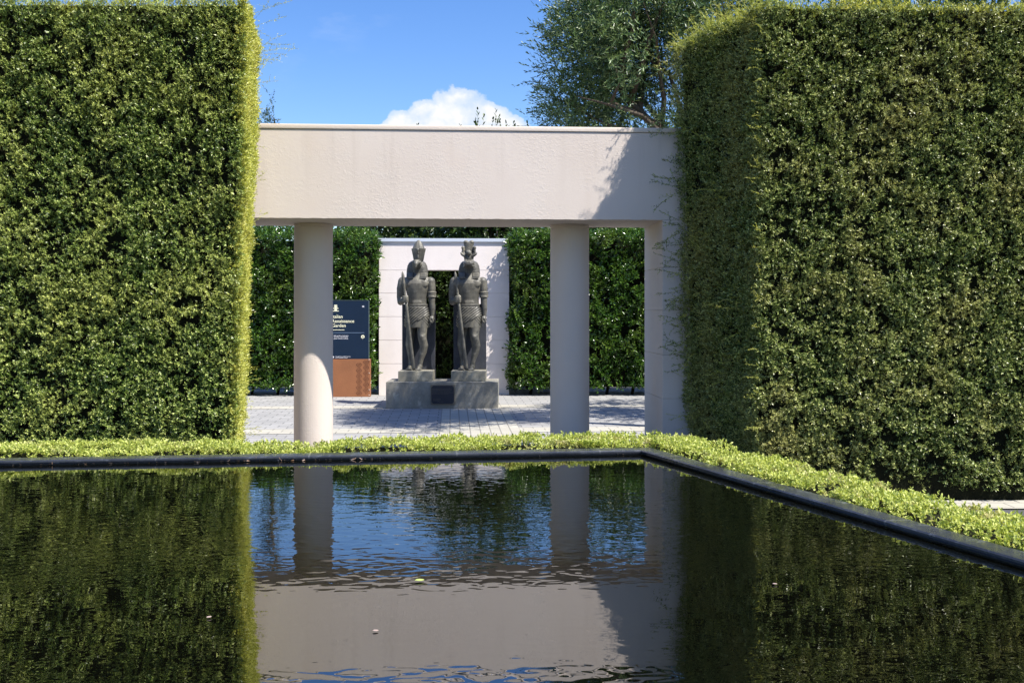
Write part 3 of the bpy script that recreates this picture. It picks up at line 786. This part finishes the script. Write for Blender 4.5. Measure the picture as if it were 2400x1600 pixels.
def statue(name, label, cx, falcon, wx, bx0, bx1, hshift=0.0):
    """coordinates in drawing pixels of the left statue; dx moves features for the right one"""
    y0 = 17.0
    st = thing(name, label, 'statue', (wx, y0, PZ))
    base_h = .618 - PZ
    def s(x, y, z): return ((x - 345) * K, y * K, (1150 - z) * K + base_h)
    mt = M['statue']
    # base block and back slab
    bm = bmesh.new(); box(bm, bx0, bx1, -.38, .32, .001, base_h, .006); obj('base_block', bm, M['block'], st)
    bm = bmesh.new(); box(bm, bx0 + .012, bx1 - (.0 if falcon else .004), .12, .26, base_h + .001, (1150 - 600) * K + base_h, .005); obj('back_slab', bm, M['slab'], st)
    # body
    bm = bmesh.new()
    tor = [(720, 350, 0, 84, 58), (660, 350, 0, 86, 58), (610, 350, -2, 80, 50), (560, 350, -4, 78, 50), (510, 348, -6, 86, 55), (470, 347, -8, 97, 60), (430, 346, -8, 107, 62), (400, 345, -4, 112, 56), (378, 345, 0, 96, 48), (362, 345, 2, 62, 42), (345, 346, 0, 40, 38), (320, 347, -4, 38, 38), (280, 348, -6, 42, 42), (250, 348, -4, 36, 36)]
    loft(bm, [[Vector(s(*p_)) for p_ in ell_px(c_, cy_, z_, rx_, ry_)] for z_, c_, cy_, rx_, ry_ in tor])
    for sx_, sy_, sz_, r_, q_ in ((300, -44, 432, 50, .38), (393, -44, 432, 50, .38)):     # chest
        ball(bm, s(sx_, sy_, sz_), r_ * K, 1.05, q_, .8)
    limb = lambda pts: (tube(bm, [s(*p_[:3]) for p_ in pts], [p_[3] * K for p_ in pts], 14), [ball(bm, s(*p_[:3]), p_[3] * K) for p_ in pts])
    limb([(228, 2, 412, 40), (214, 2, 470, 37), (208, 2, 540, 31), (212, -8, 582, 29)])          # arm with the staff
    limb([(212, -8, 582, 28), (232, -48, 575, 25), (258, -84, 562, 20)])
    limb([(459, 2, 414, 40), (468, 0, 470, 35), (470, 0, 530, 30), (471, -4, 590, 27), (474, -10, 640, 25), (474, -14, 690, 19)])
    ball(bm, s(258, -92, 560), 24 * K, 1.0, .8, 1.15)
    for k in range(4):                                                                       # fingers round the staff
        z_ = 541 + k * 13.5; r_ = (8, 8.6, 8.4, 7)[k]
        limb([(240, -96, z_, r_), (250, -116, z_ + 1, r_), (270, -119, z_ + 2, r_), (281, -104, z_ + 3, r_ * .9)])
    limb([(256, -96, 536, 9), (270, -104, 530, 8.5), (281, -112, 540, 7)])                       # thumb
    ball(bm, s(473, -18, 722), 25 * K, .85, .95, 1.2)
    for k in range(4):
        y_ = -38 + k * 12
        limb([(478, y_, 722, 8), (482, y_, 742, 8), (474, y_ - 1, 754, 8), (464, y_, 744, 7)])
    limb([(462, -40, 712, 9), (457, -44, 732, 8), (462, -40, 748, 7)])
    # legs: the photo's right leg strides forward
    limb([(388, -20, 712, 52), (393, -34, 790, 45), (394, -48, 862, 38), (398, -52, 895, 36), (408, -40, 945, 36), (402, -38, 1000, 30), (386, -44, 1060, 21), (377, -46, 1100, 20)])
    ball(bm, s(392, -74, 875), 24 * K, .9, .7, 1.2)
    limb([(376, -44, 1118, 22), (373, -70, 1124, 20), (370, -112, 1134, 15)])
    for k in range(5): limb([(352 + k * 10, -112 + abs(k - 1) * 3, 1140, 8.5 - k * .5), (350 + k * 10.5, -140 + k * 6, 1142, 8 - k * .6)])
    limb([(304, 26, 712, 50), (294, 28, 790, 43), (288, 26, 868, 36), (284, 32, 940, 36), (288, 34, 1000, 29), (291, 28, 1060, 20), (292, 26, 1102, 19)])
    limb([(292, 24, 1118, 21), (288, 0, 1124, 19), (284, -36, 1134, 15)])
    for k in range(5): limb([(264 + k * 10, -36 + abs(k - 3) * 3, 1140, 6.5 + k * .5), (261 + k * 10.5, -64 + (4 - k) * 5, 1142, 6 + k * .5)])
    ball(bm, s(350, -50, 590), 26 * K, 1.5, .25, .9)                                            # belly
    body = obj('body', bm, mt, st); remesh(body, .0072, 3, .5)
    # head
    bm = bmesh.new()
    if falcon:
        ball(bm, s(352, -52, 268), 44 * K, .95, 1.05, .92)
        ball(bm, s(352, -80, 262), 33 * K, 1.0, 1.1, .85)
        tube(bm, [s(352, -88, 254), s(351, -118, 260), s(350, -138, 276), s(349, -140, 298), s(349, -130, 314)], [24 * K, 22 * K, 16 * K, 9 * K, 2.5 * K], 12)
        for sg in (-1, 1):
            ball(bm, s(352 + sg * 28, -98, 258), 10 * K); tube(bm, [s(352 + sg * 12, -114, 242), s(352 + sg * 38, -84, 248)], [7 * K, 5 * K], 8)
    else:
        ball(bm, s(348, -34, 270), 44 * K, 1.0, 1.0, .9)
        loft(bm, [[Vector(s(348 + a_ * w_, y_, z_ + b_ * h_)) for a_, b_ in sq] for y_, z_, w_, h_ in ((-20, 262, 46, 28), (-60, 260, 48, 26), (-100, 262, 44, 21), (-140, 266, 38, 17), (-170, 270, 28, 12))])
        for sg in (-1, 1):
            ball(bm, s(348 + sg * 26, -58, 240), 13 * K, 1, 1.2, 1); ball(bm, s(348 + sg * 14, -158, 256), 8 * K)
            tube(bm, [s(348 + sg * 46, -30, 285), s(348 + sg * 42, -90, 288), s(348 + sg * 26, -150, 286)], [7 * K, 6 * K, 4 * K], 8)
    hd = obj('head', bm, mt, st); remesh(hd, .006, 3, .4)
    # striped head cloth with two lappets
    bm = bmesh.new()
    ring = [(236, 30, 26), (242, 52, 34), (256, 70, 40), (280, 82, 44), (310, 88, 44), (340, 90, 42), (366, 88, 38), (384, 82, 32)]
    rr = []
    nz_ = 40
    zz = np.linspace(236, 384, nz_)
    for i, z_ in enumerate(zz):
        rx_ = np.interp(z_, [r_[0] for r_ in ring], [r_[1] for r_ in ring]); ry_ = np.interp(z_, [r_[0] for r_ in ring], [r_[2] for r_ in ring])
        k_ = 1 + (.018 if i % 3 == 0 else -.01)
        rr.append([Vector(s(*p_)) for p_ in ell_px(348, 16, z_, rx_ * k_, ry_ * k_, 40)])
    loft(bm, rr)
    for x0_, x1_, x2_, x3_ in ((264, 316, 270, 322), (378, 432, 368, 426)):
        loft(bm, [[Vector(s(a_, y_, z_)) for a_, y_ in ((x0_, -38 - d_), (x1_, -44 - d_), (x1_, -10), (x0_, -10))] for z_, d_ in ((338, -8), (352, 2), (372, 14))] + [[Vector(s(a_, y_, 390)) for a_, y_ in ((x2_, -54), (x3_, -60), (x3_, -14), (x2_, -14))]])
    bmesh.ops.recalc_face_normals(bm, faces=bm.faces)
    obj('head_cloth', bm, mt, st, smooth=False)
    # crown
    if falcon:
        bm = bmesh.new()
        oct_ = lambda rx_, ry_, z_, cy_=4: [Vector(s(*p_)) for p_ in ell_px(360, cy_, z_, rx_, ry_, 10)]
        loft(bm, [oct_(40, 40, 242), oct_(47, 46, 205), oct_(54, 52, 170), oct_(59, 56, 148), oct_(61, 57, 138), oct_(54, 50, 136)])
        loft(bm, [oct_(52, 48, 140), oct_(46, 42, 122), oct_(34, 32, 98), oct_(20, 20, 78), oct_(11, 12, 70), oct_(5, 6, 66)])
        tube(bm, [s(361, -48, 236), s(361, -56, 215), s(360, -54, 190), s(359, -62, 170), s(358, -66, 156)], [12 * K, 11 * K, 10 * K, 12 * K, 13 * K], 10)
        ball(bm, s(358, -68, 152), 16 * K, .9, .8, 1)
        bmesh.ops.recalc_face_normals(bm, faces=bm.faces)
        obj('crown', bm, mt, st)
    else:
        bm = bmesh.new()
        E = lambda rx_, ry_, z_, c_=345: [Vector(s(*p_)) for p_ in ell_px(c_, 2, z_, rx_, ry_, 20)]
        loft(bm, [E(36, 34, 240), E(40, 36, 222), E(42, 36, 205), E(36, 28, 195)])
        loft(bm, [E(36, 20, 200), E(37, 20, 150), E(39, 20, 115), E(42, 20, 100), E(43, 19, 90), E(38, 16, 82)])
        for sg in (-1, 1):
            ball(bm, s(345 + sg * 23, 0, 84), 20 * K, 1.1, .9, .8)
            tube(bm, [s(345 + sg * 20, -16, 205), s(345 + sg * 42, -20, 194), s(345 + sg * 58, -20, 184), s(345 + sg * 68, -18, 172)], [15 * K, 14 * K, 11 * K, 6 * K], 8)
            tube(bm, [s(345 + sg * 40, -8, 196), s(345 + sg * 52, -10, 172), s(345 + sg * 46, -10, 152), s(345 + sg * 48, -12, 134)], [12 * K, 12 * K, 12 * K, 13 * K], 8)
            ball(bm, s(345 + sg * 49, -12, 131), 14 * K)
        ball(bm, s(345, -34, 174), 24 * K, 1, .8, 1)
        cr = obj('crown', bm, mt, st); remesh(cr, .006, 2, .4)
    # pleated kilt with a wrapped edge
    bm = bmesh.new(); rr = []; n = 160
    for i in range(64):
        z_ = 600 + 196 * i / 63.0
        rx_ = np.interp(z_, [600, 625, 680, 740, 800], [84, 86, 97, 104, 101]); ry_ = np.interp(z_, [600, 625, 700, 800], [60, 62, 76, 78])
        row = []
        for k in range(n):
            a_ = 2 * math.pi * k / n; c_, s_ = math.cos(a_), math.sin(a_)
            x_ = 350 + rx_ * c_; front = s_ < 0
            d_ = 0.0
            if z_ > 622:
                wrap = 782 - (x_ - 270) * .50                    # lower edge of the upper wrap, rising to the photo's right
                wrap2 = 705 + (x_ - 385) * 1.25                  # under-wrap crossing the other way
                if front and z_ < wrap:
                    d_ = 5.0 + 4.0 * math.sin((z_ + (x_ - 270) * (.85 + (z_ - 622) * .0012)) * 2 * math.pi / 25.0)
                elif front and z_ < wrap2:
                    d_ = 2.0 + 2.4 * math.sin((z_ - (x_ - 385) * 1.1) * 2 * math.pi / 26.0)
                elif front:
                    d_ = 1.8 * math.sin(x_ * 2 * math.pi / 8.0) - 1
                else:
                    d_ = 2.0 * math.sin(a_ * 40)
            else:
                d_ = 3.0 if z_ < 618 else -1.0
            if i == 63: pass
            row.append(Vector(s(x_ + d_ * c_, -6 + (ry_ + d_) * s_, z_ + (0 if i < 60 else (3 * math.sin(x_ * .12))))))
        rr.append(row)
    loft(bm, rr)
    bmesh.ops.recalc_face_normals(bm, faces=bm.faces)
    obj('kilt', bm, mt, st, smooth=True)
    # arm band
    bm = bmesh.new(); prf = [(497, 37.5), (500, 40), (506, 40), (508, 37.5), (532, 36.5), (535, 38.5), (543, 38), (546, 34)]
    prf = [(495, 30)] + prf + [(548, 25)]
    loft(bm, [[Vector(s(*p_)) for p_ in ell_px(469.5, 0, z_, r_, r_, 24)] for z_, r_ in prf]); bmesh.ops.recalc_face_normals(bm, faces=bm.faces)
    obj('arm_band', bm, mt, st, smooth=False)
    # staff: a spear leaning from the foot to above the shoulder
    bm = bmesh.new(); A_, B_ = Vector(s(334, -118, 1146)), Vector(s(235, -92, 330))
    fr = [(0, 12), (.03, 15), (.35, 13), (.68, 12), (.86, 11), (.868, 14), (.885, 14), (.893, 12), (.93, 14), (.96, 13), (.985, 8), (1, 1.5)]
    tube(bm, [A_ + (B_ - A_) * f_ for f_, r_ in fr], [r_ * K * .93 for f_, r_ in fr], 12)
    obj('staff', bm, mt, st, smooth=True)
    return st

def ell_px(c, cy, z, rx, ry, n=24):
    return [(c + rx * math.cos(2 * math.pi * i / n), cy + ry * math.sin(2 * math.pi * i / n), z) for i in range(n)]
sq = [(math.copysign(abs(math.cos(a)) ** .7, math.cos(a)), math.copysign(abs(math.sin(a)) ** .7, math.sin(a))) for a in [2 * math.pi * i / 16 for i in range(16)]]
WX1 = px(880 + 345 * .2805, 17.0); WX2 = px(880 + 345 * .2805 + 122.0, 17.0)
statue('stone_statue', 'grey stone falcon-headed figure in a tall crown holding a staff', 345, True, WX1, px(932.7, 16.6) - WX1, px(1013.5, 16.6) - WX1)
statue('stone_statue', 'grey stone broad-snouted figure in a plumed crown holding a staff', 345, False, WX2, px(1057, 16.6) - WX2, px(1138, 16.6) - WX2)

# ------------------------------------------------------------------ garden sign
GY = 18.72
gx0, gx1 = px(768, GY), px(863.5, GY)
sg = thing('garden_sign', 'navy information sign on a rust-coloured steel base behind the left column', 'sign', ((gx0 + gx1) / 2, GY, 0), TH)
GW = (gx1 - gx0) / 2
gz = lambda y: pz(y, GY)
bm = bmesh.new(); box(bm, px(763, GY) - (gx0 + gx1) / 2, px(868, GY) - (gx0 + gx1) / 2, -.02, .12, 0, gz(841.5), .003); gb = obj('base', bm, M['rust'], sg)
bm = bmesh.new(); box(bm, -GW, GW, .01, .09, gz(841.5) + .001, gz(704.5), .003); gp = obj('panel', bm, M['navy'], sg)
bm = bmesh.new()
box(bm, -GW - .004, -GW - .0005, .005, .095, gz(841) , gz(704)); box(bm, GW + .0005, GW + .006, .005, .095, gz(841), gz(704)); box(bm, -GW - .004, GW + .006, .005, .095, gz(704.3), gz(703.4))
obj('edge_trim', bm, M['edge'], gp)
cxs = (gx0 + gx1) / 2
def gpx(x): return px(x, GY) - cxs
def text(name, body, x, ybase, size, m, parent, y=.0078, off=0.0):
    cu_ = bpy.data.curves.new(name, 'FONT'); cu_.body = body; cu_.size = size; cu_.extrude = .0008; cu_.offset = off; cu_.resolution_u = 3
    o = bpy.data.objects.new(name, cu_); COL.objects.link(o)
    me = bpy.data.meshes.new_from_object(o.evaluated_get(bpy.context.evaluated_depsgraph_get()))
    bpy.data.objects.remove(o)
    o = obj(name, me, m, parent); o.location = (gpx(x), y, gz(ybase)); o.rotation_euler = (R(90), 0, 0)
    return o
for bd_, yb_ in (("Italian", 745.2), ("Renaissance", 755.8), ("Garden", 766.2)):
    text('lettering', bd_, 778.0, yb_, .0875, M['cream'], gp, off=.0012)
for bd_, yb_ in (("Italian garden of symmetry,", 787.3), ("and drama, expressing the", 790.9), ("power of human creativity.", 794.3)):
    text('lettering', bd_, 782.2, yb_, .0255, M['white'], gp, off=.0004)
text('lettering', "Large garden accessibility entrance", 786.2, 836.0, .0205, M['white'], gp, off=.0003)
text('lettering', "via The Renaissance Garden", 786.2, 838.7, .0205, M['white'], gp, off=.0003)
text('lettering', "08", 848.3, 719.8, .040, M['white'], gp, off=.0012)
bm = bmesh.new(); rs = np.random.RandomState(9); x = 779.0
while x < 807:
    wd = 1.2 + 2.4 * rs.rand(); box(bm, gpx(x), gpx(min(x + wd, 807)), .0072, .0088, gz(773.8), gz(771.9)); x += wd + .8
obj('small_print', bm, M['cream'], gp)
bm = bmesh.new(); box(bm, gpx(778), gpx(853.5), .0072, .0088, gz(780.2), gz(779)); obj('rule', bm, M['rule'], gp)
bm = bmesh.new()
for a_, b_, y0_, y1_ in ((783.2, 790.4, 716.6, 714.2), (782.8, 791.0, 719.8, 717.8), (781.0, 793.2, 723.6, 721.6), (779.6, 794.2, 729.6, 727.8)):
    box(bm, gpx(a_), gpx(b_), .0072, .0088, gz(y0_), gz(y1_))
loft(bm, [[(gpx(a_), y_, gz(b_)) for a_, b_ in ((783.6, 727.9), (790.0, 727.9), (788.4, 714.6), (785.2, 714.6))] for y_ in (.0070, .0086)])
bmesh.ops.recalc_face_normals(bm, faces=bm.faces); obj('emblem', bm, M['cream'], gp)
def disc(bm, cx_, cy_, r_, y0_, y1_, n=28):
    loft(bm, [[(gpx(cx_) + r_ * math.cos(2 * math.pi * i / n), y_, gz(cy_) + r_ * math.sin(2 * math.pi * i / n)) for i in range(n)] for y_ in (y1_, y0_)])
    bmesh.ops.recalc_face_normals(bm, faces=bm.faces)
bm = bmesh.new(); disc(bm, 850.0, 789.0, .034, .0068, .0086); aic = obj('audio_icon', bm, M['cream'], gp)
bm = bmesh.new(); box(bm, gpx(848.3), gpx(849.2), .0056, .0067, gz(789.7), gz(788.3))
loft(bm, [[(gpx(a_), y_, gz(b_)) for a_, b_ in ((849.2, 789.7), (850.6, 791.0), (850.6, 787.0), (849.2, 788.3))] for y_ in (.0056, .0067)])
box(bm, gpx(851.4), gpx(851.8), .0056, .0067, gz(790.2), gz(787.8))
bmesh.ops.recalc_face_normals(bm, faces=bm.faces); obj('glyph', bm, M['navy'], aic)
text('lettering', "01", 848.6, 795.6, .016, M['white'], gp)
bm = bmesh.new(); disc(bm, 781.0, 836.4, .017, .0068, .0086); obj('access_dot', bm, M['white'], gp)
# chain of diamonds on the base
bm = bmesh.new()
def stroke(x0_, y0_, x1_, y1_, wd=.0085):
    a_ = Vector((gpx(x0_), 0, gz(y0_))); b_ = Vector((gpx(x1_), 0, gz(y1_))); d_ = (b_ - a_).normalized(); n_ = Vector((-d_.z, 0, d_.x)) * wd / 2
    loft(bm, [[p_ + Vector((0, y_, 0)) for p_ in (a_ + n_, b_ + n_, b_ - n_, a_ - n_)] for y_ in (-.0205, -.0222)])
for cx_, ys_ in ((841.5, [854.5, 867.8, 881.0, 894.4, 907.8, 921.0]), (858.2, [848.0, 861.2, 874.4, 887.8, 901.0, 914.4])):
    for yc_ in ys_:
        for sx_ in (-1, 1):
            for sy_ in (-1, 1):
                stroke(cx_ + sx_ * 6.6, yc_, cx_ + sx_ * 1.7, yc_ + sy_ * 4.6); stroke(cx_ + sx_ * 2.4, yc_, cx_, yc_ + sy_ * 2.4, .007)
            stroke(cx_ + sx_ * 1.7, yc_ + 4.4, cx_ + sx_ * 1.7, min(yc_ + 9.0, 926))
bmesh.ops.recalc_face_normals(bm, faces=bm.faces); obj('diamond_pattern', bm, M['rustdark'], gb)
for yb_ in (842.6, 873.8, 913.0, 925.5):
    bm = bmesh.new(); ball(bm, (gpx(865), -.021, gz(yb_)), .009, 1, .4, 1, 2); obj('rivet', bm, M['cap'], gb)

# ------------------------------------------------------------------ fallen leaves on the water and along the rim
def floating(x, y, size, m, label, rz):
    Y = (1.65 - WZ) * F / (y - HOR); bm = bmesh.new()
    pts = [(0, 0), (.25, .30), (.6, .34), (.85, .2), (1, 0), (.85, -.2), (.6, -.34), (.25, -.30)]
    up = [bm.verts.new(((a - .5) * size, b * size, .004 + .05 * size * abs(a - .5) * 2 + abs(b) * size * .2)) for a, b in pts]
    lo = [bm.verts.new((v.co.x, v.co.y, v.co.z - .0012)) for v in up]
    bm.faces.new(up); bm.faces.new(lo[::-1])
    for i in range(8): bm.faces.new((up[i], lo[i], lo[(i + 1) % 8], up[(i + 1) % 8]))
    bmesh.ops.recalc_face_normals(bm, faces=bm.faces)
    o = obj('fallen_leaf', bm, m); o.location = (px(x, Y), Y, WZ); o.rotation_euler = (0, 0, rz)
    tag(o, label, 'leaf', 'leaves floating on the pool')
floating(983, 1362, .034, M['leafgreen'], 'yellow-green leaf floating where the beam reflection begins', .3)
floating(490, 1448, .017, M['leafpale'], 'pink leaf floating on the dark reflection of the left hedge', .9)
floating(880, 1480, .018, M['leafpale'], 'pale curled leaf floating on the reflected cream beam', .1)
floating(1816, 1370, .016, M['leafpale'], 'small white leaf floating on the right hedge reflection', 0.)
floating(2078, 1234, .014, M['leafgreen'], 'tiny yellow leaf floating close to the right pool rim', .6)
rs = np.random.RandomState(15); n = 70
s_ = np.concatenate([rs.rand(45) * 2.2 + 1.6, rs.rand(25) * 5]); o = offset_poly(inner, .012)
P = np.stack([o[1][0] + dfar[0] * s_, o[1][1] + dfar[1] * s_ + rs.normal(size=n) * .003 - .004, np.full(n, WZ + .004)], 1)
lo_ = obj('leaf_litter', quads_mesh('leaf_litter', [leaf_arrays(P, np.stack([rs.normal(size=n), rs.normal(size=n) * .3 - .2, .8 * rs.rand(n)], 1), np.tile([0, -.8, .6], (n, 1)) + rs.normal(size=(n, 3)) * .3, .022 * (.5 + rs.rand(n)), .012, 'broad')]), M['litter'])
lo_['kind'] = 'stuff'; lo_['label'] = 'small dry leaves caught along the far pool rim'
